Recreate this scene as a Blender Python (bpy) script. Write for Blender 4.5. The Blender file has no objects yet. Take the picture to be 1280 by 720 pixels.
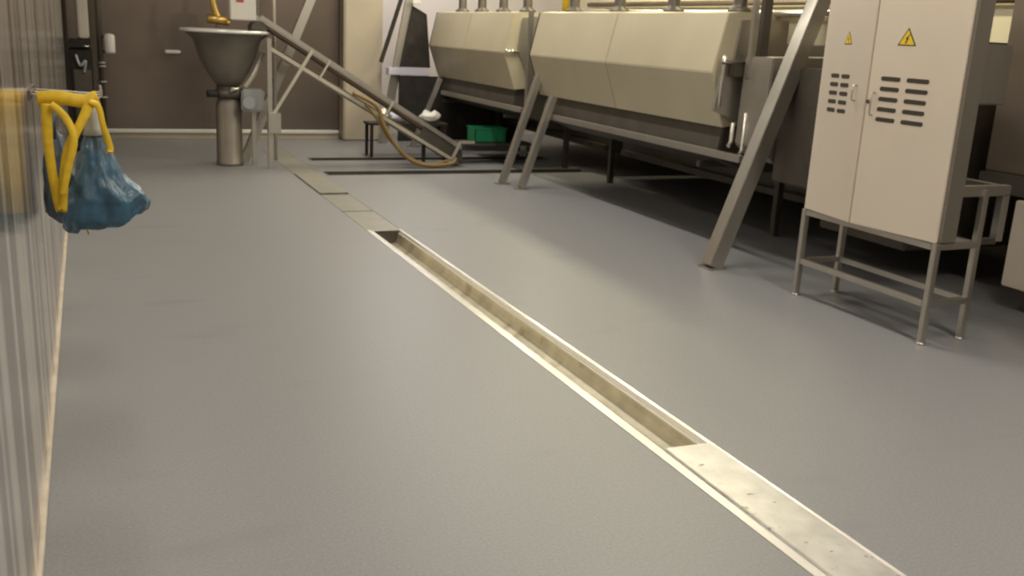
import bpy, bmesh, math, random
from mathutils import Vector, Matrix, noise
random.seed(7)
sc = bpy.context.scene
COL = sc.collection

# ------------------------------------------------------------------ camera
F_PX, CAM_H = 1200.0, 1.6
Yv = Vector((-535, -345, F_PX)).normalized()          # room's long axis seen from the camera (x right, y down, z forward)
Dv = Vector((-.05, 1, .265208)); Dv -= Yv * Dv.dot(Yv); Dv.normalize()
Uv = -Dv
Xv = Yv.cross(Uv)
cd = bpy.data.cameras.new('camera'); cam = bpy.data.objects.new('camera', cd); COL.objects.link(cam)
cd.sensor_width = 36; cd.lens = 36 * F_PX / 1280; cd.clip_end = 60
right = Vector((Xv.x, Yv.x, Uv.x)); down = Vector((Xv.y, Yv.y, Uv.y)); fwd = Vector((Xv.z, Yv.z, Uv.z))
R3 = Matrix((right, -down, -fwd)).transposed()
cam.matrix_world = Matrix.Translation((0, 0, CAM_H)) @ R3.to_4x4()
sc.camera = cam
cd.dof.use_dof = True; cd.dof.focus_distance = .95; cd.dof.aperture_fstop = 17.5     # the photograph is slightly out of focus throughout

# ------------------------------------------------------------------ world, lamps, exposure
w = bpy.data.worlds.new('room_air'); sc.world = w; w.use_nodes = True
bg = w.node_tree.nodes['Background']; bg.inputs[0].default_value = (.9, .85, .78, 1); bg.inputs[1].default_value = .01
sc.view_settings.view_transform = 'Standard'; sc.view_settings.look = 'None'
sc.view_settings.exposure = 0.0; sc.view_settings.gamma = 1.0; sc.view_settings.use_curve_mapping = False
WARM = (1.0, .91, .60); NEUT = (1.0, .935, .79)
def lamp(x, y, z, sx, sy, power, col):
    l = bpy.data.lights.new('ceiling_or_fill_lamp', 'AREA'); l.shape = 'RECTANGLE'; l.size = sx; l.size_y = sy
    l.energy = power; l.color = col
    o = bpy.data.objects.new('ceiling_or_fill_lamp', l); o.location = (x, y, z); COL.objects.link(o)
    return o
lamp(3.2, -.2, 3.55, .22, 1.5, 88, NEUT)
lamp(3.8, 2.3, 3.55, .22, 1.5, 46, NEUT)  # fill lamp added to brighten the near right floor
lamp(.7, 2.6, 3.55, .22, 1.5, 34, NEUT)
for ly, p in ((5.6, 46), (8.6, 54), (11.6, 60)):
    lamp(3.5, ly, 3.55, .22, 1.5, p, NEUT)
lamp(.6, 9.0, 3.55, .22, 1.5, 24, NEUT)
lamp(.5, 5.8, 3.55, .22, 1.5, 26, NEUT)  # fill lamp added to lift the left side of the floor
for ly in (7.5, 9.8, 12.2):
    lamp(5.7, ly, 3.5, .3, 1.5, 62, WARM)
lamp(4.6, 14.2, 3.3, 1.0, .2, 16, (.96, .93, 1.0))

# ------------------------------------------------------------------ materials
def mat(name, col, rough=.5, metal=0.0, spec=.5, nscale=0, namp=0.0, bump=0.0, bscale=40, stretch=(1, 1, 1), rvar=0.0, col2=None, alpha=1.0):
    m = bpy.data.materials.new(name); m.use_nodes = True
    nt = m.node_tree; b = nt.nodes['Principled BSDF']
    b.inputs['Base Color'].default_value = (*col, 1); b.inputs['Roughness'].default_value = rough
    b.inputs['Metallic'].default_value = metal; b.inputs['Specular IOR Level'].default_value = spec
    if nscale or bump:
        tc = nt.nodes.new('ShaderNodeTexCoord'); mp = nt.nodes.new('ShaderNodeMapping')
        mp.inputs['Scale'].default_value = stretch; nt.links.new(tc.outputs['Object'], mp.inputs[0])
    if nscale:
        n = nt.nodes.new('ShaderNodeTexNoise'); n.inputs['Scale'].default_value = nscale; n.inputs['Detail'].default_value = 5
        nt.links.new(mp.outputs[0], n.inputs[0])
        r = nt.nodes.new('ShaderNodeValToRGB'); nt.links.new(n.outputs[0], r.inputs[0])
        if nscale == 3.0: n.inputs['Detail'].default_value = 3
        c2 = col2 or tuple(c * (1 - namp) for c in col)
        lo, hi = (.42, .58) if nscale == 3.0 else (.3, .7)
        r.color_ramp.elements[0].color = (*c2, 1); r.color_ramp.elements[0].position = lo
        r.color_ramp.elements[1].color = (*[min(1, c * (1 + namp * .6)) for c in col], 1); r.color_ramp.elements[1].position = hi
        nt.links.new(r.outputs[0], b.inputs['Base Color'])
        if rvar:
            mr = nt.nodes.new('ShaderNodeMapRange'); mr.inputs[3].default_value = rough - rvar; mr.inputs[4].default_value = rough + rvar
            nt.links.new(n.outputs[0], mr.inputs[0]); nt.links.new(mr.outputs[0], b.inputs['Roughness'])
    if bump:
        n2 = nt.nodes.new('ShaderNodeTexNoise'); n2.inputs['Scale'].default_value = bscale; n2.inputs['Detail'].default_value = 3
        nt.links.new(mp.outputs[0], n2.inputs[0])
        bp = nt.nodes.new('ShaderNodeBump'); bp.inputs['Strength'].default_value = bump; bp.inputs['Distance'].default_value = .01
        nt.links.new(n2.outputs[0], bp.inputs['Height']); nt.links.new(bp.outputs[0], b.inputs['Normal'])
    return m
M = {
 'floor': mat('resin_floor', (.255, .256, .271), .42, 0, .45, 90, .14, .05, 350, rvar=.04),
 'floor_dark': mat('trough_inside', (.03, .028, .025), .6),
 'mirror': mat('polished_steel_wall', (.80, .72, .67), .17, .78, .5, 3.0, .50, .22, 9, (1, 2.2, .03)),  # reflected streaks of the room are put into the base colour
 'panel': mat('steel_cladding', (.25, .205, .18), .28, .85, .5, 1.2, .10, .05, 6, (1, 1, 1)),
 'steel': mat('brushed_steel', (.50, .47, .43), .38, .85, .5, 6, .08, .05, 40, (1, 1, .2)),
 'steel_light': mat('satin_steel', (.60, .56, .48), .42, .55, .5, 3, .06),
 'hood': mat('matt_steel_hood', (.58, .52, .385), .46, .3, .5, 1.5, .08, .03, 5),
 'cabinet': mat('cabinet_steel', (.80, .71, .62), .42, .35, .5, 2.0, .05, .04, 4, (1, 1, .3)),
 'steel_mid': mat('rough_grey_steel', (.20, .175, .15), .45, .5, .5, 5, .15),
 'steel_dark': mat('dull_steel', (.13, .115, .10), .5, .7, .5, 5, .15),
 'dark': mat('near_black', (.035, .03, .026), .6, 0, .3, 8, .3),  # one near-black tone for dark parts and the under-hood sheet
 'bright': mat('bright_steel_edge', (.92, .90, .87), .25, .45),
 'rim': mat('polished_rim', (.78, .76, .68), .25, .9, .5, 14, .10, .10, 40),
 'channel': mat('stained_channel_steel', (.66, .61, .48), .38, .55, .5, 7, .22),
 'cover': mat('worn_cover_steel', (.68, .67, .65), .36, .5, .5, 7, .22, .10, 25, rvar=.08),
 'cream': mat('cream_wall', (.84, .77, .60), .6, 0, .3, 2, .05),
 'lilac': mat('pale_wall', (.66, .62, .66), .6, 0, .3),
 'far_cover': mat('dull_cover_steel', (.30, .29, .26), .4, .2, .5, 5, .1),
 'beige': mat('beige_pillar', (.50, .43, .34), .55, .1, .4, 2, .06),
 'ceiling': mat('ceiling_paint', (.34, .32, .29), .7),
 'brownwall': mat('brown_steel_body', (.27, .22, .18), .42, .6, .5, 2.5, .12),
 'yellow': mat('yellow_webbing', (.78, .52, .03), .55, 0, .4, 30, .15),
 'blue': mat('blue_polythene', (.045, .12, .20), .34, 0, .6, 9, .45, .8, 16),
 'bluegrey': mat('grey_blue_polythene', (.07, .10, .14), .4, 0, .6, 7, .35, .35, 22),
 'knot': mat('pale_plastic', (.45, .47, .47), .4),
 'green': mat('green_plastic', (.015, .19, .085), .45, 0, .4),
 'white': mat('white_plastic', (.75, .72, .68), .45),
 'lilacw': mat('bluish_white_plastic', (.60, .58, .70), .45),
 'red': mat('red_print', (.55, .08, .05), .5),
 'signy': mat('warning_yellow', (.85, .60, .03), .5),
 'black': mat('black_print', (.012, .012, .012), .55),
 'brass': mat('brass', (.62, .42, .13), .35, .8),
 'hose': mat('ochre_hose', (.22, .145, .05), .5),
 'belt': mat('brown_belt', (.13, .085, .055), .55),
 'gear': mat('blue_grey_casting', (.36, .37, .38), .45, .3),
 'seal': mat('sealant', (.62, .54, .45), .5, 0, .4, 9, .15),
 'vent': mat('vent_shadow_gap', (.05, .04, .03), .7),
}

def add_marks(m, scale, lo, hi, col, stretch=(1, 1, 1)):
    """dark scuffs with a shape of their own over a material's base colour"""
    nt = m.node_tree; b = nt.nodes['Principled BSDF']; src = b.inputs['Base Color'].links[0].from_socket
    tc = nt.nodes.new('ShaderNodeTexCoord'); mp = nt.nodes.new('ShaderNodeMapping'); mp.inputs['Scale'].default_value = stretch
    n = nt.nodes.new('ShaderNodeTexNoise'); n.inputs['Scale'].default_value = scale; n.inputs['Detail'].default_value = 2
    mr = nt.nodes.new('ShaderNodeMapRange'); mr.inputs[1].default_value = lo; mr.inputs[2].default_value = hi
    mx = nt.nodes.new('ShaderNodeMix'); mx.data_type = 'RGBA'
    nt.links.new(tc.outputs['Object'], mp.inputs[0]); nt.links.new(mp.outputs[0], n.inputs[0]); nt.links.new(n.outputs[0], mr.inputs[0])
    nt.links.new(mr.outputs[0], mx.inputs[0]); nt.links.new(src, mx.inputs[6]); mx.inputs[7].default_value = (*col, 1)
    nt.links.new(mx.outputs[2], b.inputs['Base Color'])
add_marks(M['cover'], 16, .66, .74, (.16, .15, .13), (1.0, 1.6, 1))
add_marks(M['channel'], 5, .60, .75, (.30, .24, .14))
add_marks(M['floor'], 1.1, .62, .85, (.20, .20, .22), (1, 2.5, 1))

# ------------------------------------------------------------------ mesh helpers
def bm_new(): return bmesh.new()
def box(bm, x0, x1, y0, y1, z0, z1, bev=0.0):
    vs = [bm.verts.new((x, y, z)) for x in (x0, x1) for y in (y0, y1) for z in (z0, z1)]
    q = [(0, 1, 3, 2), (4, 6, 7, 5), (0, 4, 5, 1), (2, 3, 7, 6), (0, 2, 6, 4), (1, 5, 7, 3)]
    fs = [bm.faces.new([vs[i] for i in f]) for f in q]
    bmesh.ops.recalc_face_normals(bm, faces=fs)
    if bev:
        es = {e for f in fs for e in f.edges}
        bmesh.ops.bevel(bm, geom=list(es), offset=bev, segments=2, affect='EDGES')
def beam(bm, a, b, w, h, up=(0, 0, 1), bev=0.0):
    a, b = Vector(a), Vector(b); d = (b - a).normalized()
    u = Vector(up); s = d.cross(u)
    if s.length < 1e-4: s = d.cross(Vector((0, 1, 0)))
    s.normalize(); u = s.cross(d)
    vs = [bm.verts.new(p + s * sx * w / 2 + u * sy * h / 2) for p in (a, b) for sx, sy in ((-1, -1), (1, -1), (1, 1), (-1, 1))]
    fs = [bm.faces.new([vs[i] for i in f]) for f in ((0, 1, 2, 3), (7, 6, 5, 4), (0, 4, 5, 1), (1, 5, 6, 2), (2, 6, 7, 3), (3, 7, 4, 0))]
    bmesh.ops.recalc_face_normals(bm, faces=fs)
    if bev:
        es = {e for f in fs for e in f.edges}
        bmesh.ops.bevel(bm, geom=list(es), offset=bev, segments=2, affect='EDGES')
def rings(bm, rs, cap=True, smooth=True):
    vv = [[bm.verts.new(p) for p in r] for r in rs]; n = len(vv[0]); fs = []
    for a, b in zip(vv, vv[1:]):
        for i in range(n):
            fs.append(bm.faces.new((a[i], a[(i + 1) % n], b[(i + 1) % n], b[i])))
    for f in fs: f.smooth = smooth
    if cap:
        fs.append(bm.faces.new(vv[0][::-1])); fs.append(bm.faces.new(vv[-1]))
    bmesh.ops.recalc_face_normals(bm, faces=fs)
def tube(bm, pts, r, seg=12, cap=True):
    pts = [Vector(p) for p in pts]; rs = []
    prev = None
    for i, p in enumerate(pts):
        d = (pts[min(i + 1, len(pts) - 1)] - pts[max(i - 1, 0)]).normalized()
        s = d.cross(Vector((0, 0, 1))) if prev is None else prev - d * prev.dot(d)
        if s.length < 1e-4: s = Vector((1, 0, 0))
        s.normalize(); prev = s; u = s.cross(d)
        rr = r[i] if isinstance(r, (list, tuple)) else r
        rs.append([p + (s * math.cos(t) + u * math.sin(t)) * rr for t in [2 * math.pi * k / seg for k in range(seg)]])
    rings(bm, rs, cap)
def lathe(bm, c, prof, seg=40):
    rings(bm, [[Vector((c[0] + r * math.cos(2 * math.pi * k / seg), c[1] + r * math.sin(2 * math.pi * k / seg), z)) for k in range(seg)] for r, z in prof])
def spline(pts, n=8):
    pts = [Vector(p) for p in pts]; P = [pts[0]] + pts + [pts[-1]]; out = []
    for i in range(1, len(P) - 2):
        for k in range(n):
            t = k / n
            a, b, c, d = P[i - 1], P[i], P[i + 1], P[i + 2]
            out.append(.5 * ((2 * b) + (c - a) * t + (2 * a - 5 * b + 4 * c - d) * t * t + (3 * b - a - 3 * c + d) * t ** 3))
    out.append(pts[-1]); return out
def prism_y(bm, prof, y0, y1, bev=0.0, m0=None):
    """closed (x, z) outline swept along the room's long axis"""
    a = [bm.verts.new((x, y0, z)) for x, z in prof]; b = [bm.verts.new((x, y1, z)) for x, z in prof]; n = len(a)
    fs = [bm.faces.new((a[i], a[(i + 1) % n], b[(i + 1) % n], b[i])) for i in range(n)]
    fs += [bm.faces.new(a), bm.faces.new(b[::-1])]
    bmesh.ops.recalc_face_normals(bm, faces=fs)
    if bev:
        es = {e for f in fs for e in f.edges}
        bmesh.ops.bevel(bm, geom=list(es), offset=bev, segments=2, affect='EDGES')

ORG = {}
def link_mesh(name, bm, m, org=(0, 0, 0)):
    org = Vector(org)
    for v in bm.verts: v.co -= org
    me = bpy.data.meshes.new(name); bm.to_mesh(me); bm.free(); me.materials.append(M[m])
    o = bpy.data.objects.new(name, me); COL.objects.link(o); return o
def struct(name, bm, m):
    o = link_mesh(name, bm, m); o['kind'] = 'structure'; return o
def tag(o, label, cat, group=None, kind=None):
    o['label'] = label; o['category'] = cat
    if group: o['group'] = group
    if kind: o['kind'] = kind
def thing(name, label, cat, loc, group=None):
    o = bpy.data.objects.new(name, None); COL.objects.link(o); o.location = loc; ORG[o.name] = Vector(loc)
    o.empty_display_size = .1; tag(o, label, cat, group); return o
def part(name, bm, m, parent, label=None):
    org = ORG[parent.name]; o = link_mesh(name, bm, m, org); o.parent = parent; ORG[o.name] = org
    if label: o['label'] = label
    return o
def single(name, bm, m, org, label, cat, group=None):
    o = link_mesh(name, bm, m, org); o.location = org; ORG[o.name] = Vector(org); tag(o, label, cat, group); return o

# ------------------------------------------------------------------ setting
XL, XR, YB, YF, ZC = -.222, 7.4, 14.25, -3.0, 3.6
DX0, DX1 = 2.0, 2.285             # drain opening with its rims
holes = [(DX0, DX1, -1.0, 12.6), (2.42, 5.6, 11.60, 11.80), (2.36, 5.6, 10.42, 10.66)]
xs = sorted({-2.2, XR, DX0, DX1, 2.42, 2.36, 5.6}); ys = sorted({YF, YB + .6, -1.0, 12.6, 11.60, 11.80, 10.42, 10.66})
bm = bm_new()
def inhole(x, y): return any(a < x < b and c < y < d for a, b, c, d in holes)
V = {}
def gv(x, y, z=0):
    k = (round(x, 4), round(y, 4), z)
    if k not in V: V[k] = bm.verts.new((x, y, z))
    return V[k]
for x0, x1 in zip(xs, xs[1:]):
    for y0, y1 in zip(ys, ys[1:]):
        z = -.14 if inhole((x0 + x1) / 2, (y0 + y1) / 2) else 0
        if z == 0:
            bm.faces.new((gv(x0, y0), gv(x1, y0), gv(x1, y1), gv(x0, y1)))
for a, b, c, d in holes[1:] + holes[:1]:
    p = [(a, c), (b, c), (b, d), (a, d)]
    for i in range(4):
        q, r = p[i], p[(i + 1) % 4]
        bm.faces.new([bm.verts.new((*q, 0)), bm.verts.new((*r, 0)), bm.verts.new((*r, -.16)), bm.verts.new((*q, -.16))])
    bm.faces.new([bm.verts.new((*q, -.16)) for q in p])
struct('floor', bm, 'floor')
bm = bm_new(); box(bm, -2.2, XR, YF, YB + .6, ZC, ZC + .1); struct('ceiling', bm, 'ceiling')
# polished wall beside the camera, in four panels with open joints
bm = bm_new()
for a, b in ((YF, 1.9), (1.908, 3.1), (3.108, 4.9), (4.908, 7.6), (7.608, 11.8)):
    box(bm, XL - .08, XL, a, b, .0, ZC, .003)
struct('wall_left', bm, 'mirror')
bm = bm_new(); tube(bm, [(XL + .004, y, .006) for y in (YF, 0, 5, 11.8)], .013, 8); struct('trim_1', bm, 'seal')
bm = bm_new(); box(bm, -2.3, -2.2, YF, YB + .6, 0, ZC); struct('wall_alcove', bm, 'panel')
bm = bm_new(); box(bm, XR, XR + .1, YF, YB + .6, 0, ZC); struct('wall_right', bm, 'cream')
bm = bm_new(); box(bm, XR - .02, XR, YF, YB + .6, 0, 1.7, .004); struct('trim_3', bm, 'brownwall')
bm = bm_new(); box(bm, -2.2, XR, YF - .1, YF, 0, ZC); struct('wall_front', bm, 'beige')
bm = bm_new(); box(bm, 3.2, XR, YB + .35, YB + .45, 0, ZC); struct('wall_back', bm, 'lilac')
bm = bm_new()
for a, b in ((-2.2, .12), (.125, 1.62), (1.625, 3.30)):
    box(bm, a, b, 13.9, 14.2, .13, ZC, .004)
struct('wall_cladding', bm, 'panel')
bm = bm_new(); box(bm, -2.2, 3.30, 13.86, 14.2, .07, .125, .012); struct('trim_2', bm, 'bright')
bm = bm_new(); box(bm, -2.2, 3.30, 13.90, 14.2, 0, .075); struct('baseboard_back', bm, 'beige')
bm = bm_new(); box(bm, 3.305, 3.86, 13.62, 14.6, 0, ZC, .02); struct('wall_pillar', bm, 'beige')

# ------------------------------------------------------------------ floor drain
dr = thing('floor_drain', 'long open steel drainage channel sunk in the middle of the grey floor', 'drain', (2.14, 3, 0))
bm = bm_new(); prism_y(bm, [(2.0, .003), (2.048, .001), (2.05, -.02), (2.064, -.02), (2.064, -.028), (2.04, -.03), (2.0, -.03)], -1.0, 7.46)
part('rim', bm, 'bright', dr, 'wide bright steel rim on the near side')
bm = bm_new(); prism_y(bm, [(2.285, .004), (2.266, .003), (2.264, -.020), (2.252, -.020), (2.252, -.028), (2.285, -.03)], -1.0, 7.46)
part('rim', bm, 'bright', dr, 'narrow bright steel rim on the far side')
bm = bm_new()
inner = [(2.055, -.028), (2.06, -.085), (2.085, -.105), (2.20, -.108), (2.235, -.092), (2.25, -.06), (2.254, -.028)]
outer = [(2.265, -.028), (2.262, -.10), (2.24, -.125), (2.05, -.12), (2.042, -.028)]
prism_y(bm, inner + outer, -1.0, 12.6)
part('trough', bm, 'channel', dr, 'brownish stained steel trough')
bm = bm_new(); box(bm, 2.05, 2.262, 7.42, 7.46, -.11, -.004); part('end_wall', bm, 'steel_dark', dr)

def cover(x0, x1, y0, y1, z, rot, label, m='cover', group='steel cover plates of the drain', tilt=0):
    cx, cy = (x0 + x1) / 2, (y0 + y1) / 2
    b = bm_new(); box(b, x0, x1, y0, y1, z - .012, z, .002)
    for v in b.verts: v.co -= Vector((cx, cy, z))
    bmesh.ops.rotate(b, cent=(0, 0, 0), matrix=Matrix.Rotation(rot, 3, 'Z') @ Matrix.Rotation(tilt, 3, 'Y'), verts=b.verts)
    for v in b.verts: v.co += Vector((cx, cy, z))
    return single('drain_cover', b, m, (cx, cy, z - .012), label, 'drain cover', group)
c0 = cover(2.044, 2.262, .9, 3.02, .010, -.009, 'scuffed bright steel cover plate in the foreground closing the near end of the open channel', tilt=.012)
c0['label'] = 'scuffed bright steel cover plate closing the end of the open channel nearest the camera'
cover(2.003, 2.282, 7.42, 8.28, 0.000, 0, 'drain cover plate that closes the far end of the open channel', 'far_cover')
cover(2.003, 2.282, 8.30, 9.18, 0.001, 0, 'second drain cover plate beyond the open channel', 'far_cover')
cover(2.003, 2.282, 9.21, 10.5, .014, .0, 'raised drain cover plate with a dark front edge, third beyond the open channel', 'far_cover')
cover(2.003, 2.282, 10.52, 12.58, 0.001, 0, 'farthest drain cover plate, beside the steel post of the conveyor', 'far_cover')
# worn marks lying on the near cover
# ------------------------------------------------------------------ troughs across the floor at the back
for y0, y1, x0, lab in ((11.60, 11.80, 2.42, 'farther narrow black slot channel crossing the floor behind the conveyor foot'), (10.42, 10.66, 2.36, 'nearer narrow black slot channel crossing the floor before the conveyor foot')):
    t = thing('slot_channel', lab, 'drain', ((x0 + 5.6) / 2, y0, 0), 'slot channels in the floor')
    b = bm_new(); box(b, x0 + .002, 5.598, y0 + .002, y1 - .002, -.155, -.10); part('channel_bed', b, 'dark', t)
    b = bm_new(); box(b, x0, 5.6, y0 - .02, y0 + .008, -.03, .003); box(b, x0, 5.6, y1 - .008, y1 + .02, -.03, .003); box(b, x0 - .01, x0 + .01, y0, y1, -.03, .003)
    part('edge_strip', b, 'steel_dark', t)

# ------------------------------------------------------------------ electrical cabinet
cb = thing('control_cabinet', 'tall pale steel electrical cabinet with yellow warning triangles standing on an open tube frame', 'cabinet', (4.43, 4.39, 0))
Y0, Y1, YM, XM = 3.835, 4.955, 4.46, 4.20
ZB, ZT = .585, 2.45
b = bm_new()
prism_pts = [(4.285, Y0), (4.285, Y1), (4.41, Y1), (4.41, Y0)]
box(b, 4.285, 4.41, Y0, Y1, ZB, ZT, .008); part('cabinet_body', b, 'steel', cb)  # duller steel than the doors: the side's shade is put into the colour
def door(name, ya, yb, xa, xb, trim):
    """leaf from hinge (xa,ya) to free edge (xb,yb)"""
    a = Vector((xa, ya, 0)); c = Vector((xb, yb, 0)); d = (c - a).normalized(); n = Vector((-abs(d.y), d.x * (1 if d.y > 0 else -1), 0)).normalized()
    if n.x > 0: n = -n
    return a, c, d, n
def leaf(a, c, n, vents, tri, handle, label):
    d = (c - a).normalized(); L = (c - a).length
    def P(s, z, o=0.0): v = a + d * s + n * o; return Vector((v.x, v.y, z))
    b = bm_new()
    # leaf with pressed-in edge
    vs = []
    for o in (-.022, 0):
        vs.append([b.verts.new(P(s, z, o)) for s, z in ((0, ZB), (L, ZB), (L, ZT), (0, ZT))])
    fs = [b.faces.new(vs[1]), b.faces.new(vs[0][::-1])] + [b.faces.new((vs[0][i], vs[0][(i + 1) % 4], vs[1][(i + 1) % 4], vs[1][i])) for i in range(4)]
    bmesh.ops.recalc_face_normals(b, faces=fs)
    bmesh.ops.bevel(b, geom=list(b.edges), offset=.006, segments=3, affect='EDGES')
    dr_ = part('door', b, 'cabinet', cb, label)
    def slot(b, s, z, w, h, o0=-.001, o1=.0015):
        pts = []
        for k in range(16):
            t = 2 * math.pi * k / 16; cx = (w / 2 - h / 2) * (1 if math.cos(t) > 0 else -1)
            pts.append((s + cx + h / 2 * math.cos(t), z + h / 2 * math.sin(t)))
        rings(b, [[P(u, v, o0) for u, v in pts], [P(u, v, o1) for u, v in pts]], True, False)
    for col, (s0, w_) in enumerate(vents['cols']):
        for r in range(5):
            b = bm_new(); slot(b, s0, vents['z'] - r * vents['dz'], w_, .026); part('vent_slot', b, 'vent', dr_)
    s, z, tw, th = tri
    def poly(pts, o0, o1, name, m):
        b = bm_new(); rings(b, [[P(u, v, o0) for u, v in pts], [P(u, v, o1) for u, v in pts]], True, False); return part(name, b, m, dr_)
    poly([(s - tw / 2, z), (s + tw / 2, z), (s, z + th)], -.001, .0015, 'warning_triangle', 'black')
    k = .82; zc = z + th / 3
    poly([(s - tw / 2 * k, zc - th / 3 * k), (s + tw / 2 * k, zc - th / 3 * k), (s, zc + th * 2 / 3 * k)], .0016, .0024, 'warning_triangle', 'signy')
    bolt = [(.1, .62), (-.16, .22), (-.02, .24), (-.12, -.02), (-.16, .02), (-.10, -.16), (.02, -.04), (-.05, -.03), (.14, .32), (.0, .30), (.2, .62)]
    sgn = -1
    poly([(s + sgn * u * tw * .62, zc - th / 3 * k + (v + .22) * th * .66) for u, v in bolt], .0025, .0032, 'lightning_mark', 'black')
    # handle
    s, z0, z1 = handle
    b = bm_new(); tube(b, [P(s, z0, -.004), P(s, z0, .018), P(s, z0 + .01, .025), P(s, z1 - .01, .025), P(s, z1, .018), P(s, z1, -.004)], .005, 10)
    part('handle', b, 'steel', dr_)
    return dr_, P, L
aR = Vector((4.262, Y0 + .01, 0)); cR = Vector((XM, YM - .004, 0)); nR = Vector((-1, -.1, 0)).normalized()
dR = (cR - aR).normalized(); nR = Vector((-dR.y, dR.x, 0)).normalized()
LR = (cR - aR).length
drR, PR, _ = leaf(aR, cR, nR, {'cols': [(.275, .150), (.460, .135)], 'z': 1.452, 'dz': .058}, (.385, 1.640, .125, .098), (LR - .055, 1.24, 1.37), 'wider door with larger vents')
aL = Vector((4.262, Y1 - .01, 0)); cL = Vector((XM, YM + .004, 0)); dL = (cL - aL).normalized(); nL = Vector((dL.y, -dL.x, 0)).normalized()
if nL.x > 0: nL = -nL
LL = (cL - aL).length
drL, PL, _ = leaf(aL, cL, nL, {'cols': [(.155, .085), (.262, .085)], 'z': 1.445, 'dz': .052}, (.245, 1.635, .075, .075), (LL - .10, 1.31, 1.40), 'narrower, darker looking door with smaller vents')
b = bm_new(); p = PR(LR - .02, 1.315, .0); tube(b, [p + nR * -.004, p + nR * .012], .012, 14); part('lock', b, 'steel_dark', cb)
# stand
for n_, x, y, zt in (('leg', 4.275, Y0 + .01, ZB), ('leg', 4.275, Y1 - .02, ZB), ('leg', 4.60, Y0 + .03, .88), ('leg', 4.60, Y1 - .03, ZB)):
    b = bm_new(); beam(b, (x, y, .012), (x, y, zt), .038, .038, bev=.004); lg = part(n_, b, 'steel', cb)
    b = bm_new(); lathe(b, (x, y), [(.03, 0), (.03, .008), (.014, .014), (.012, .03)], 16); part('foot', b, 'steel', lg)
def rail(a, c, w=.035, h=.035, m='steel', par=None, name='rail'):
    b = bm_new(); beam(b, a, c, w, h, bev=.003); return part(name, b, m, par or cb)
for z in (.235, ZB - .022):
    rail((4.275, Y0 + .03, z), (4.275, Y1 - .04, z)); rail((4.60, Y0 + .05, z), (4.60, Y1 - .05, z))
    rail((4.295, Y0 + .02, z), (4.585, Y0 + .03, z)); rail((4.295, Y1 - .03, z), (4.585, Y1 - .03, z))
rail((4.41, Y0 + .05, .87), (4.80, Y0 + .05, .87), .05, .06); rail((4.775, Y0 + .05, .85), (4.775, Y0 + .05, .575), .05, .05)
rail((4.62, Y0 + .05, .575), (4.76, Y0 + .05, .575), .04, .035, 'steel_dark'); rail((4.775, Y0 + .08, .87), (4.775, Y1 - .05, .87), .05, .05)
b = bm_new(); box(b, 4.412, 4.67, Y0 + .06, Y0 + .42, 1.345, 1.67, .008); part('junction_box', b, 'steel', cb)
b = bm_new(); box(b, 4.412, 4.50, Y0 + .10, Y1 - .10, .60, 2.4, .006); part('mounting_plate', b, 'steel_dark', cb)

# ------------------------------------------------------------------ hooded machines
def machine(y0, y1, label, name='hooded_drum_machine', near=True):
    t = thing(name, label, 'machine', (5.2, (y0 + y1) / 2, 0), 'hooded steel machines along the room')
    prof = [(4.40, 1.385), (4.50, 1.83), (4.62, 1.845), (5.50, 1.84), (5.68, 1.40), (5.55, .98), (4.86, 1.00), (4.55, .965)]
    ym = y0 + (y1 - y0) * .5
    for k, (a, c) in enumerate(((y0, ym - .002), (ym + .002, y1))):
        b = bm_new(); prism_y(b, prof, a, c, .006); part('hood', b, 'hood', t)
    # end frame sheet with a folded edge
    b = bm_new(); prism_y(b, [(4.56, 1.42), (4.61, 1.78), (4.75, 1.80), (5.4, 1.79), (5.6, 1.40), (5.4, 1.05), (4.72, 1.05)], y0 - .03, y0 - .001, .004); part('end_plate', b, 'steel', t)
    b = bm_new(); prism_y(b, prof, y1 + .002, y1 + .03, .003); part('end_plate', b, 'steel_dark', t)
    # longitudinal rails and trough below
    b = bm_new(); box(b, 4.48, 4.53, y0 - .35, y1 - .3, .735, .79, .004); part('long_rail', b, 'steel', t)
    b = bm_new(); prism_y(b, [(4.60, .985), (4.555, .72), (4.9, .60), (5.5, .60), (5.6, .985)], y0 + .05, y1 - .05, .01); part('lower_trough', b, 'steel_dark', t)
    b = bm_new(); box(b, 5.62, 5.68, y0 - .3, y1, .30, .36, .004); part('long_rail', b, 'steel_dark', t)
    for yy in (y0 + .3, y1 - .15):
        for xx in (5.42,):
            b = bm_new(); beam(b, (xx, yy, 0), (xx, yy, .95), .06, .06, bev=.004); part('leg', b, 'steel_dark', t)
        b = bm_new(); beam(b, (4.56, yy, .64), (5.42, yy, .64), .05, .05, bev=.003); part('cross_rail', b, 'steel_dark', t)
    b = bm_new(); box(b, 5.69, 7.1, y0 - .45, y1 + .1, .28, 1.72, .01); part('rear_light_blocker', b, 'steel_dark', t)  # mass added to block light from the floor under the hoods
    for i in range(4):
        yy = y0 + .25 + i * (y1 - y0 - .5) / 3
        b = bm_new(); lathe(b, (4.78, yy), [(.10, 1.84), (.095, 1.87), (.06, 1.89), (.055, 1.91), (.055, 2.55)], 20); part('stack_pipe', b, 'steel_dark', t)
    return t
def brace(t, foot, top, w, h, m='steel', name='brace'):
    b = bm_new(); f = Vector(foot); tp = Vector(top)
    beam(b, (f.x, f.y, .012), tp, w, h, up=(1, 0, 0), bev=.005); o = part(name, b, m, t)
    b = bm_new(); box(b, f.x - .07, f.x + .07, f.y - w / 2 - .02, f.y + w / 2 + .02, 0, .012, .003); part('foot_plate', b, 'steel', o)
    return o
m1 = machine(6.33, 9.74, 'nearer pale steel hooded machine on leaning struts, just behind the electrical cabinet')
brace(m1, (4.14, 5.72, 0), (4.98, 5.74, 2.30), .12, .12, name='brace')
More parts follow.
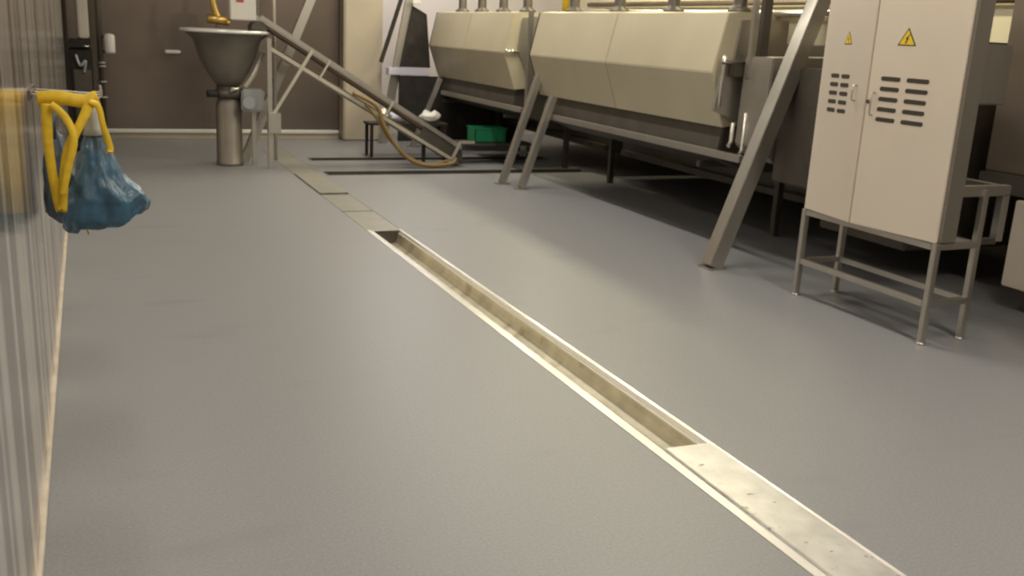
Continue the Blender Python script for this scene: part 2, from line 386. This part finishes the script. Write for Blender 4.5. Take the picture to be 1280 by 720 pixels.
brace(m1, (4.10, 9.64, 0), (4.62, 9.68, 1.55), .08, .07)
brace(m1, (4.17, 9.28, 0), (4.50, 9.30, .98), .08, .07)
# drive end of the nearer machine
b = bm_new(); prism_y(b, [(4.58, .86), (4.60, 1.52), (5.7, 1.55), (5.7, .72), (4.72, .74)], 5.86, 6.20, .01); part('drive_housing', b, 'steel', m1)
b = bm_new(); box(b, 4.70, 5.9, 5.05, 5.86, .62, 1.46, .012); box(b, 5.2, 6.95, 4.95, 5.84, .25, 1.42, .012); part('motor_cover_and_blocker', b, 'steel_dark', m1)  # second box added to keep lamp light off the floor behind the cabinet
b = bm_new(); box(b, 4.66, 4.73, 6.10, 6.16, 1.36, 2.5, .006); part('upright', b, 'steel_dark', m1)
b = bm_new(); box(b, 4.585, 4.625, 6.12, 6.16, 1.36, 2.5, .004); part('upright', b, 'steel', m1)
b = bm_new(); tube(b, [(4.45, 6.24, 1.52), (4.44, 6.24, 1.46), (4.43, 6.24, 1.13)], [.018, .018, .014], 12); part('latch_rod', b, 'rim', m1, 'bright upright latch rod')
b = bm_new(); box(b, 4.50, 4.60, 6.20, 6.28, 1.36, 1.46, .006); tube(b, [(4.42, 6.23, 1.46), (4.68, 6.23, 1.47)], .012, 10); part('latch', b, 'steel_dark', m1)
b = bm_new(); prism_y(b, [(4.47, 1.48), (4.40, 1.10), (4.62, 1.03), (4.80, 1.04), (4.80, 1.48)], 6.265, 6.298, .004); part('end_guard', b, 'steel', m1)
for x, z0, z1, yy in ((4.585, .82, 1.10, 6.10), (4.63, .80, 1.10, 6.05), (4.52, .88, 1.02, 6.16)):
    b = bm_new(); tube(b, [(x, yy, z1), (x, yy, z0), (x - .03, yy - .01, z0 - .04)], .016, 10); part('drain_pipe', b, 'steel', m1)
b = bm_new(); tube(b, [(4.95, 4.95, 1.84), (4.95, 6.1, 1.845), (4.95, 9.6, 1.86)], .03, 14); part('supply_pipe', b, 'rim', m1, 'bright horizontal pipe')
b = bm_new(); box(b, 4.97, 5.05, 4.9, 6.2, 1.62, 1.80, .006); part('back_channel', b, 'hood', m1)
b = bm_new(); box(b, 4.60, 5.4, 4.9, 5.0, 1.30, 1.32, .003); part('cross_rod', b, 'steel', m1)

m2 = machine(10.46, 13.15, 'farther, duller hooded machine standing behind the green crate near the pale wall')
brace(m2, (4.10, 12.9, 0), (4.50, 12.94, .95), .07, .06)
brace(m2, (3.80, 13.36, .0), (4.17, 13.38, 2.0), .05, .12, 'steel', name='brace')
b = bm_new(); beam(b, (3.78, 13.42, 1.12), (4.07, 13.44, 2.0), .05, .05, up=(1, 0, 0), bev=.004); part('brace', b, 'dark', m2, 'dark slanting strut')
b = bm_new(); box(b, 4.0, 5.9, 13.24, 13.28, .04, .955, .004); part('underhood_shade_sheet', b, 'dark', m2)  # black sheet added to stand in for the shade under the hood
b = bm_new(); box(b, 3.84, 4.42, 13.22, 13.38, .96, 1.06, .008); part('bracket', b, 'lilacw', m2, 'pale bracket')
b = bm_new(); prism_y(b, [(4.20, 1.90), (4.40, 1.80), (4.47, 1.07), (4.03, 1.07)], 13.30, 13.34, .003); part('gusset', b, 'dark', m2, 'dark end gusset')
b = bm_new(); box(b, 4.16, 4.28, 13.2, 13.3, 1.93, 1.99, .004); part('end_cap', b, 'white', m2)
b = bm_new(); tube(b, [(4.40, 10.42, 1.40), (4.56, 10.42, 1.40)], .02, 12); part('latch', b, 'rim', m2)
b = bm_new(); box(b, 4.50, 4.545, 10.0, 10.05, .74, 1.85, .004); part('upright', b, 'steel', m2)

# ------------------------------------------------------------------ wall behind the machines: pipes
for z, r_, m_, lab in ((2.09, .035, 'brownwall', 'brownish pipe running along the cream wall above the hooded machines'),):
    b = bm_new(); tube(b, [(7.3, y, z) for y in (5, 9, 14)], r_, 12); single('wall_pipe', b, m_, (7.3, 9, z - r_), lab, 'pipe')
b = bm_new(); tube(b, [(6.6, 13.4, 1.9), (6.6, 13.4, 2.6), (6.6, 13.4, 3.6)], .05, 12); single('gas_pipe', b, 'yellow', (6.6, 13.4, 3.6), 'yellow vertical pipe seen above the left end of the nearer hooded machine', 'pipe')

# ------------------------------------------------------------------ machine at the right margin
rm = thing('side_machine', 'brown-grey steel machine body with a lower front panel, behind and beyond the electrical cabinet', 'machine', (6.0, 4.0, 0))
b = bm_new(); box(b, 5.55, 6.9, 2.86, 4.70, .86, 3.0, .01); part('machine_body_or_blocker', b, 'brownwall', rm)
b = bm_new(); box(b, 4.6, 5.5, .4, 3.15, .05, 2.5, .01); part('machine_body_or_blocker', b, 'brownwall', rm)  # unseen block added to shade the floor to the right of the cabinet
b = bm_new(); box(b, 5.48, 6.9, 2.86, 4.68, .735, .86, .008); part('lower_lip', b, 'steel_dark', rm)
b = bm_new(); box(b, 5.44, 5.50, 2.87, 4.33, .155, .72, .008); part('front_panel', b, 'cabinet', rm, 'pale lower front panel')
b = bm_new(); box(b, 5.40, 5.48, 2.87, 4.20, .845, .865, .004); part('edge_strip', b, 'brass', rm)
for y in (.5, 2.95, 4.25):
    b = bm_new(); beam(b, (5.6, y, 0), (5.6, y, .75), .06, .06, bev=.004); part('leg', b, 'steel_dark', rm)
    b = bm_new(); beam(b, (6.8, y, 0), (6.8, y, .75), .06, .06, bev=.004); part('leg', b, 'steel_dark', rm)

# ------------------------------------------------------------------ hopper station
hp = thing('feed_hopper', 'round steel hopper with a bright rim on a thick column before the clad wall', 'hopper', (1.44, 11.3, 0))
b = bm_new(); cx, cy = 1.43, 11.3
prof = [(.46, 1.475), (.475, 1.475), (.44, 1.44), (.36, 1.38), (.31, 1.20), (.22, 1.02), (.14, .90), (.11, .88), (.11, .90), (.20, 1.03), (.29, 1.21), (.34, 1.39)]
lathe(b, (cx, cy), prof[::1], 48); part('bowl', b, 'steel_mid', hp)
b = bm_new()
rr = .478; tube(b, [(cx + rr * math.cos(t), cy + rr * math.sin(t), 1.472) for t in [2 * math.pi * k / 48 for k in range(49)]], .019, 8); part('rim', b, 'bright', hp)
b = bm_new(); lathe(b, (cx, cy), [(.15, 0), (.15, .03), (.145, .035), (.14, .68), (.12, .72), (.12, .76)], 32); part('column', b, 'steel_mid', hp)
b = bm_new(); lathe(b, (cx, cy), [(.13, .755), (.17, .765), (.17, .83), (.13, .84), (.12, .90)], 32); part('collar', b, 'steel_dark', hp)
b = bm_new(); tube(b, [(cx - .12, cy - .1, .80), (cx - .24, cy - .12, .80)], .04, 14); part('valve', b, 'dark', hp)
b = bm_new(); tube(b, [(cx + .0, cy - .17, .82), (cx + .02, cy - .20, .86), (cx + .1, cy - .2, .87)], .02, 10); part('valve_lever', b, 'rim', hp)
b = bm_new(); box(b, 1.55, 1.80, 11.12, 11.42, .61, .86, .02); part('gearbox', b, 'gear', hp, 'blue-grey cast gearbox')
b = bm_new(); tube(b, [(1.62, 11.10, .72), (1.62, 11.05, .72)], .07, 20); part('gearbox_cap', b, 'gear', hp)
b = bm_new(); beam(b, (1.70, 11.27, 0), (1.70, 11.27, .62), .05, .05, bev=.004); part('leg', b, 'steel', hp)
b = bm_new(); tube(b, spline([(1.60, 11.2, .88), (1.68, 11.18, 1.0), (1.74, 11.2, 1.12), (1.80, 11.25, 1.25)]), .035, 12); part('outlet_pipe', b, 'steel_light', hp)

bx = thing('switch_box', 'pale grey switch box with a red mark, fixed high above the hopper rim', 'switch box', (1.60, 11.2, 1.61))
b = bm_new(); box(b, 1.455, 1.73, 11.15, 11.30, 1.595, 2.0, .01); part('box_body', b, 'white', bx)
b = bm_new(); box(b, 1.52, 1.60, 11.140, 11.152, 1.785, 1.83, .003); part('red_switch', b, 'red', bx)
b = bm_new(); beam(b, (1.60, 11.33, 1.66), (1.60, 11.33, 3.6), .05, .05); part('hanger_post', b, 'steel', bx)
b = bm_new(); tube(b, spline([(1.30, 11.2, 2.1), (1.27, 11.2, 1.85), (1.33, 11.2, 1.62), (1.45, 11.2, 1.56)]), .035, 12); tube(b, [(1.22, 11.2, 1.60), (1.42, 11.2, 1.58)], .05, 14); tube(b, [(1.22, 11.2, 1.86), (1.34, 11.2, 1.86)], .035, 14)
single('brass_valve', b, 'brass', (1.3, 11.2, 1.53), 'brass pipe fitting above the hopper rim, just left of the pale switch box', 'valve')

# ------------------------------------------------------------------ conveyor
cv = thing('inclined_conveyor', 'long inclined steel conveyor rising from the floor slots to the hopper', 'conveyor', (2.9, 11.2, 0))
A = Vector((1.78, 11.2, 1.585)); B = Vector((4.10, 11.1, .20))
dv = (B - A).normalized(); nv = Vector((dv.z, 0, -dv.x)); nv = -nv if nv.z < 0 else nv
def cp(t, off, y): p = A.lerp(B, t) + nv * off; return Vector((p.x, y, p.z))
for y in (10.98, 11.34):
    b = bm_new(); beam(b, cp(-.02, .03, y), cp(1.0, .03, y), .03, .05, bev=.003); part('side_rail', b, 'steel', cv)
    b = bm_new(); beam(b, cp(.07, -.20, y), cp(1.0, -.15, y), .03, .04, bev=.003); part('side_rail', b, 'steel_light', cv)
b = bm_new(); beam(b, cp(0, -.02, 11.16), cp(1, -.02, 11.16), .30, .03); part('belt', b, 'belt', cv)
b = bm_new(); beam(b, cp(.07, -.17, 11.16), cp(1, -.12, 11.16), .30, .02); part('belt_return', b, 'belt', cv)
b = bm_new(); beam(b, cp(.80, -.05, 11.0), cp(.99, -.05, 11.0), .02, .20, bev=.003); part('side_plate', b, 'steel_dark', cv)
for t in (.30, .62):
    b = bm_new(); beam(b, cp(t, .05, 10.955), cp(t, -.21, 10.955), .02, .04, up=(0, 1, 0)); part('clamp_bar', b, 'steel_light', cv)
for t in (0.0, 1.0):
    b = bm_new(); p = cp(t, -.08, 0); tube(b, [(p.x, 11.0, p.z), (p.x, 11.32, p.z)], .08, 20); part('roller', b, 'steel_dark', cv)
b = bm_new(); beam(b, (1.83, 10.97, 0), (1.83, 10.97, 1.42), .05, .05, bev=.004); part('post', b, 'steel', cv)
b = bm_new(); beam(b, (1.86, 10.95, .60), (2.30, 10.95, 1.31), .035, .035, up=(0, 1, 0)); part('strut', b, 'steel_light', cv)
b = bm_new(); box(b, 1.80, 1.94, 10.90, 11.0, .40, .62, .006); part('bracket', b, 'steel', cv)
b = bm_new(); beam(b, (3.98, 10.93, .10), (4.08, 10.93, .30), .03, .03, up=(0, 1, 0)); beam(b, (4.08, 10.93, .30), (4.26, 10.93, .30), .03, .03); part('tension_arm', b, 'steel_light', cv)
for x, z in ((3.75, .33), (4.02, .18)):
    b = bm_new(); beam(b, (x, 11.34, 0), (x, 11.34, z), .04, .04); part('post', b, 'steel_dark', cv)
b = bm_new(); beam(b, (1.62, 11.55, .0), (2.52, 11.62, 2.10), .10, .10, up=(0, 1, 0), bev=.005); beam(b, (2.52, 11.62, 2.10), (3.05, 11.65, 3.6), .10, .10, up=(0, 1, 0), bev=.005)
single('support_beam', b, 'steel', (1.62, 11.55, 0), 'broad slanting steel beam behind the upper end of the conveyor', 'beam')
b = bm_new(); tube(b, [(1.86, 11.9, 1.3), (1.86, 11.9, 3.6)], .02, 10); tube(b, [(1.98, 11.5, 0.02), (1.98, 11.5, 3.6)], .02, 10)
single('conduit', b, 'steel_light', (1.98, 11.5, 0), 'thin pale upright pipes beside the switch box above the conveyor head', 'pipe')
b = bm_new(); tube(b, spline([(2.75, 10.9, .86), (3.02, 10.88, .72), (3.10, 10.87, .52), (3.26, 10.86, .26), (3.45, 10.85, .09), (3.68, 10.84, .035), (3.95, 10.84, .06), (4.0, 10.86, .12)]), .024, 10)
tube(b, spline([(2.9, 10.92, .74), (3.05, 10.90, .55), (3.2, 10.9, .32), (3.42, 10.88, .13), (3.66, 10.86, .05), (3.9, 10.86, .09)]), .016, 10)
single('hose', b, 'hose', (3.4, 10.85, .01), 'ochre hose looping down from the conveyor to the floor slots', 'hose')

# low table with crate and items behind the conveyor
tb = thing('low_table', 'low dark steel table carrying a green crate, beside the conveyor foot', 'table', (4.75, 11.45, 0))
b = bm_new(); box(b, 4.15, 5.15, 11.2, 11.55, .225, .26, .004); part('table_top', b, 'steel_dark', tb)
b = bm_new(); box(b, 4.15, 5.15, 11.2, 11.24, .12, .16, .004); part('stretcher', b, 'steel', tb)
for x in (4.19, 5.11):
    for y in (11.22, 11.53):
        b = bm_new(); beam(b, (x, y, 0), (x, y, .225), .035, .035); part('leg', b, 'steel_dark', tb)
b = bm_new()
x0, x1, y0, y1, z0, z1 = 4.38, 4.80, 11.22, 11.50, .262, .445
box(b, x0, x1, y0, y0 + .015, z0, z1, .004); box(b, x0, x1, y1 - .015, y1, z0, z1, .004); box(b, x0, x0 + .015, y0, y1, z0, z1, .004); box(b, x1 - .015, x1, y0, y1, z0, z1, .004); box(b, x0, x1, y0, y1, z0, z0 + .015, .004)
box(b, x0 - .012, x1 + .012, y0 - .012, y0 + .004, z1 - .02, z1, .003); box(b, x0 - .012, x1 + .012, y1 - .004, y1 + .012, z1 - .02, z1, .003)
for k in range(5): box(b, x0 + .05 + k * .08, x0 + .06 + k * .08, y0 - .006, y0 + .002, z0 + .01, z1 - .02)
single('crate', b, 'green', (4.59, 11.36, .262), 'green plastic crate on the low table between the conveyor foot and the struts', 'crate')
def sack(name, c, r, hgt, m, label, cat, seed):
    b = bm_new(); rs = []
    for i in range(14):
        t = i / 13; rad = math.sin(math.pi * (.08 + .84 * t)) ** .6
        ring = []
        for k in range(28):
            a = 2 * math.pi * k / 28
            n_ = 1 + .28 * noise.noise(Vector((math.cos(a) * 2 + seed, math.sin(a) * 2, t * 3)))
            ring.append(Vector((c[0] + r[0] * rad * n_ * math.cos(a), c[1] + r[1] * rad * n_ * math.sin(a), c[2] + t * hgt * (1 + .15 * math.sin(a * 2 + seed)))))
        rs.append(ring)
    rings(b, rs); return single(name, b, m, c, label, cat)
shelf = thing('low_shelf', 'low dull steel shelf behind the conveyor holding pale plastic bags', 'shelf', (3.6, 11.9, 0))
b = bm_new(); box(b, 3.2, 4.25, 11.85, 12.15, .40, .43, .004); part('shelf_board', b, 'dark', shelf)
for x in (3.24, 4.21):
    for y in (11.88, 12.12):
        b = bm_new(); beam(b, (x, y, 0), (x, y, .40), .035, .035); part('leg', b, 'dark', shelf)
sack('plastic_bag', (3.40, 12.0, .432), (.07, .08), .16, 'white', 'small white plastic bag at the left of the low shelf', 'bag', 1)
bpy.data.objects['plastic_bag']['label'] = 'small bright white plastic bag behind the hose, nearest the pillar on the low shelf'
sack('plastic_bag', (3.62, 12.0, .432), (.11, .09), .14, 'lilacw', 'lilac-tinted plastic bag in the middle of the low shelf', 'bag', 4)
sack('plastic_bag', (4.05, 12.0, .432), (.14, .10), .14, 'white', 'crumpled whitish bag above the conveyor foot, on the end of the low shelf', 'bag', 9)

# ------------------------------------------------------------------ things by the far end of the left wall
hc = thing('wall_cabinet', 'narrow grey wall unit above a dark recess, past the end of the polished wall', 'cabinet', (-.05, 12.4, 1.2))
b = bm_new(); box(b, -.19, -.07, 12.5, 12.8, 1.30, 2.4, .01); part('unit_body', b, 'panel', hc)
b = bm_new(); box(b, -.075, .04, 12.42, 12.8, 1.31, 2.4, .015); part('unit_door', b, 'steel_light', hc)
b = bm_new(); box(b, -.17, .05, 12.45, 12.8, 1.20, 1.30, .008); part('dark_tray', b, 'dark', hc)
b = bm_new(); tube(b, [(-.05, 12.42, 1.22), (.03, 12.42, 1.22)], .01, 8); part('handle', b, 'rim', hc)
dk = thing('dark_machine_unit', 'dark teal-grey unit standing on the floor under the narrow grey wall unit', 'machine', (-.05, 12.6, 0))
b = bm_new(); box(b, -.19, .06, 12.5, 12.85, .02, 1.19, .015); part('unit_body', b, 'dark', dk)
b = bm_new(); tube(b, spline([(-.12, 12.47, 1.12), (-.08, 12.45, 1.0), (-.02, 12.46, 1.05), (-.04, 12.47, .92)]), .018, 10); part('hose_loop', b, 'gear', dk)
b = bm_new(); box(b, -.15, .04, 12.488, 12.502, .30, .95, .004); part('door_panel', b, 'steel_dark', dk)
ps = thing('upright_post', 'thin steel post with clamp rings and a white canister, beside the clad wall', 'post', (.15, 12.6, 0))
b = bm_new(); tube(b, [(.15, 12.6, 0), (.15, 12.6, 3.6)], .03, 14); part('pole', b, 'steel_dark', ps)
for z in (.62, .80, .98, 1.02):
    b = bm_new(); lathe(b, (.15, 12.6), [(.03, z), (.055, z + .005), (.055, z + .02), (.03, z + .025)], 18); part('clamp_ring', b, 'steel', ps)
b = bm_new(); lathe(b, (.255, 12.58), [(.02, 1.14), (.055, 1.15), (.06, 1.17), (.06, 1.34), (.05, 1.36), (.02, 1.37)], 22); part('canister', b, 'white', ps, 'white canister')
b = bm_new(); tube(b, [(.15, 12.6, 1.33), (.2, 12.6, 1.33)], .015, 8); tube(b, [(.15, 12.6, 1.16), (.2, 12.6, 1.16)], .015, 8); part('canister_bracket', b, 'dark', ps)
b = bm_new(); box(b, .95, 1.15, 13.82, 13.85, 1.125, 1.17, .012)
for x in (.97, 1.13): tube(b, [(x, 13.84, 1.15), (x, 13.905, 1.15)], .01, 8)
single('bright_bar', b, 'bright', (1.05, 13.85, 1.14), 'short bright horizontal bar on the clad back wall, left of the hopper', 'bar')  # plain bright bar set on the cladding

# ------------------------------------------------------------------ hanging bags and straps on the polished wall
YBG = 4.3
hk = thing('hook_rail', 'small steel hook rail fixed to the polished wall, holding yellow straps', 'hook rail', (-.2, YBG, 1.27))
b = bm_new(); box(b, XL, XL + .012, YBG - .06, YBG + .34, 1.255, 1.295, .003); part('backing_bar', b, 'panel', hk)
for y in (YBG, YBG + .15, YBG + .28):
    b = bm_new(); tube(b, spline([(XL + .01, y, 1.275), (XL + .12, y, 1.27), (.03, y, 1.265), (.045, y, 1.30)]), .005, 10); part('hook', b, 'steel', hk)
def ribbon(b, pts, w, th=.006, up=(0, 1, 0)):
    pts = spline(pts, 10); rs = []
    for i, p in enumerate(pts):
        d = (pts[min(i + 1, len(pts) - 1)] - pts[max(i - 1, 0)]).normalized(); s = Vector(up); s = (s - d * s.dot(d)).normalized()
        a = .12 * math.sin(i * .35); n_ = d.cross(s); s2 = s * math.cos(a) + n_ * math.sin(a); n2 = d.cross(s2)
        ww = w * (1 + .06 * math.sin(i * .3))
        rs.append([p + s2 * ww / 2 + n2 * th / 2, p - s2 * ww / 2 + n2 * th / 2, p - s2 * ww / 2 - n2 * th / 2, p + s2 * ww / 2 - n2 * th / 2])
    rings(b, rs)
def strap(pts, w, label, up=(0, 1, 0)):
    b = bm_new(); ribbon(b, pts, w, .01, up); return single('hanging_strap', b, 'yellow', (pts[0][0], pts[0][1], pts[0][2]), label, 'strap', 'yellow straps on the hooks')
UPX = (1, 0, 0)
strap([(-.19, YBG - .03, 1.26), (-.10, YBG - .06, 1.268), (-.02, YBG - .05, 1.255), (.03, YBG - .03, 1.27)], .055, 'yellow strap lying level along the top of the hooks', (0, 0, 1))
strap([(-.155, YBG - .12, 1.25), (-.158, YBG - .13, 1.10), (-.148, YBG - .13, .95), (-.128, YBG - .13, .83), (-.112, YBG - .135, .95), (-.085, YBG - .135, 1.08), (-.03, YBG - .12, 1.19), (.0, YBG - .1, 1.25)], .036, 'long yellow strap hanging in a deep V beside the bag', UPX)
strap([(-.14, YBG - .14, 1.25), (-.09, YBG - .15, 1.20), (-.065, YBG - .17, 1.12), (-.095, YBG - .17, 1.0), (-.118, YBG - .165, .90)], .028, 'yellow strap crossing inside the deep V', UPX)
strap([(.0, YBG - .10, 1.26), (.03, YBG - .12, 1.24), (.045, YBG - .12, 1.16), (.065, YBG - .11, 1.08), (.062, YBG - .12, 1.06)], .024, 'short yellow strap falling over the far side of the bag neck', UPX)
bpy.data.objects['hanging_strap.003']['label'] = 'short yellow strap draped over the neck of the blue bag'

def bag(secs, m, seed, ny=.6):
    """secs: (z, x0, x1, depth) from top to bottom"""
    b = bm_new(); rs = []; N = 72
    S = []
    for i in range(len(secs) - 1):
        for k in range(6):
            t = k / 6; t = t
            S.append([a * (1 - t) + c * t for a, c in zip(secs[i], secs[i + 1])])
    S.append(list(secs[-1]))
    for z, x0, x1, d in S:
        cx = (x0 + x1) / 2; r = []
        for k in range(N):
            a = 2 * math.pi * k / N; q = Vector((math.cos(a) * 1.6 + seed, math.sin(a) * 1.6, z * 1.3))
            fold = 1 + .14 * noise.noise(q * 2.2) + .12 * noise.noise(Vector((math.cos(a) * 4 + seed, math.sin(a) * 4, z * 14))) + .05 * noise.noise(Vector((math.cos(a) * 9 + seed, math.sin(a) * 9, z * 25)))
            zz = z + .07 * max(0, math.cos(a)) * min(1, max(0, (.95 - z) / .2)) + .03 * noise.noise(Vector((math.cos(a) * 2.5 + seed, math.sin(a) * 2.5, 4)))
            r.append(Vector((cx + (x1 - x0) / 2 * fold * math.cos(a), YBG - .02 + d / 2 * fold * math.sin(a), zz)))
        rs.append(r)
    rings(b, rs); return b
g1 = thing('hanging_bag', 'bulging blue plastic bag with a pale knotted neck, hanging from the hook on yellow straps', 'bag', (.03, YBG, 1.2))
part('bag_body', bag([(1.15, -.02, .03, .05), (1.10, -.035, .06, .09), (1.03, -.055, .09, .16), (.97, -.07, .115, .20), (.91, -.085, .155, .26), (.86, -.10, .19, .28), (.81, -.11, .205, .28), (.765, -.12, .20, .26), (.74, -.12, .17, .22), (.73, -.08, .10, .12)], 'blue', 3), 'blue', g1)
b = bm_new(); lathe(b, (.005, YBG - .03), [(.012, 1.27), (.022, 1.24), (.034, 1.21), (.026, 1.18), (.03, 1.15), (.04, 1.12)], 20); part('knot', b, 'knot', g1, 'pale knotted neck')
g2 = thing('hanging_bag', 'darker, limp grey-blue bag between the yellow V strap and the polished wall', 'bag', (-.12, YBG + .15, 1.2))
b = bag([(1.10, -.17, -.12, .05), (1.0, -.19, -.09, .12), (.9, -.195, -.06, .16), (.82, -.20, -.04, .18), (.76, -.20, -.04, .18), (.735, -.17, -.06, .12)], 'bluegrey', 11)
for v in b.verts: v.co.y += .24
part('bag_body', b, 'bluegrey', g2)
b = bm_new(); tube(b, [(-.145, YBG + .08, 1.09), (-.14, YBG + .1, 1.18), (-.12, YBG + .18, 1.245)], .012, 10); part('neck', b, 'bluegrey', g2)
b = bm_new(); ribbon(b, [(-.05, YBG + .02, .80), (-.05, YBG + .03, .74), (-.035, YBG + .03, .70)], .03); single('strap_end', b, 'yellow', (-.05, YBG, .7), 'loose yellow strap end peeping out under the blue bag', 'strap')
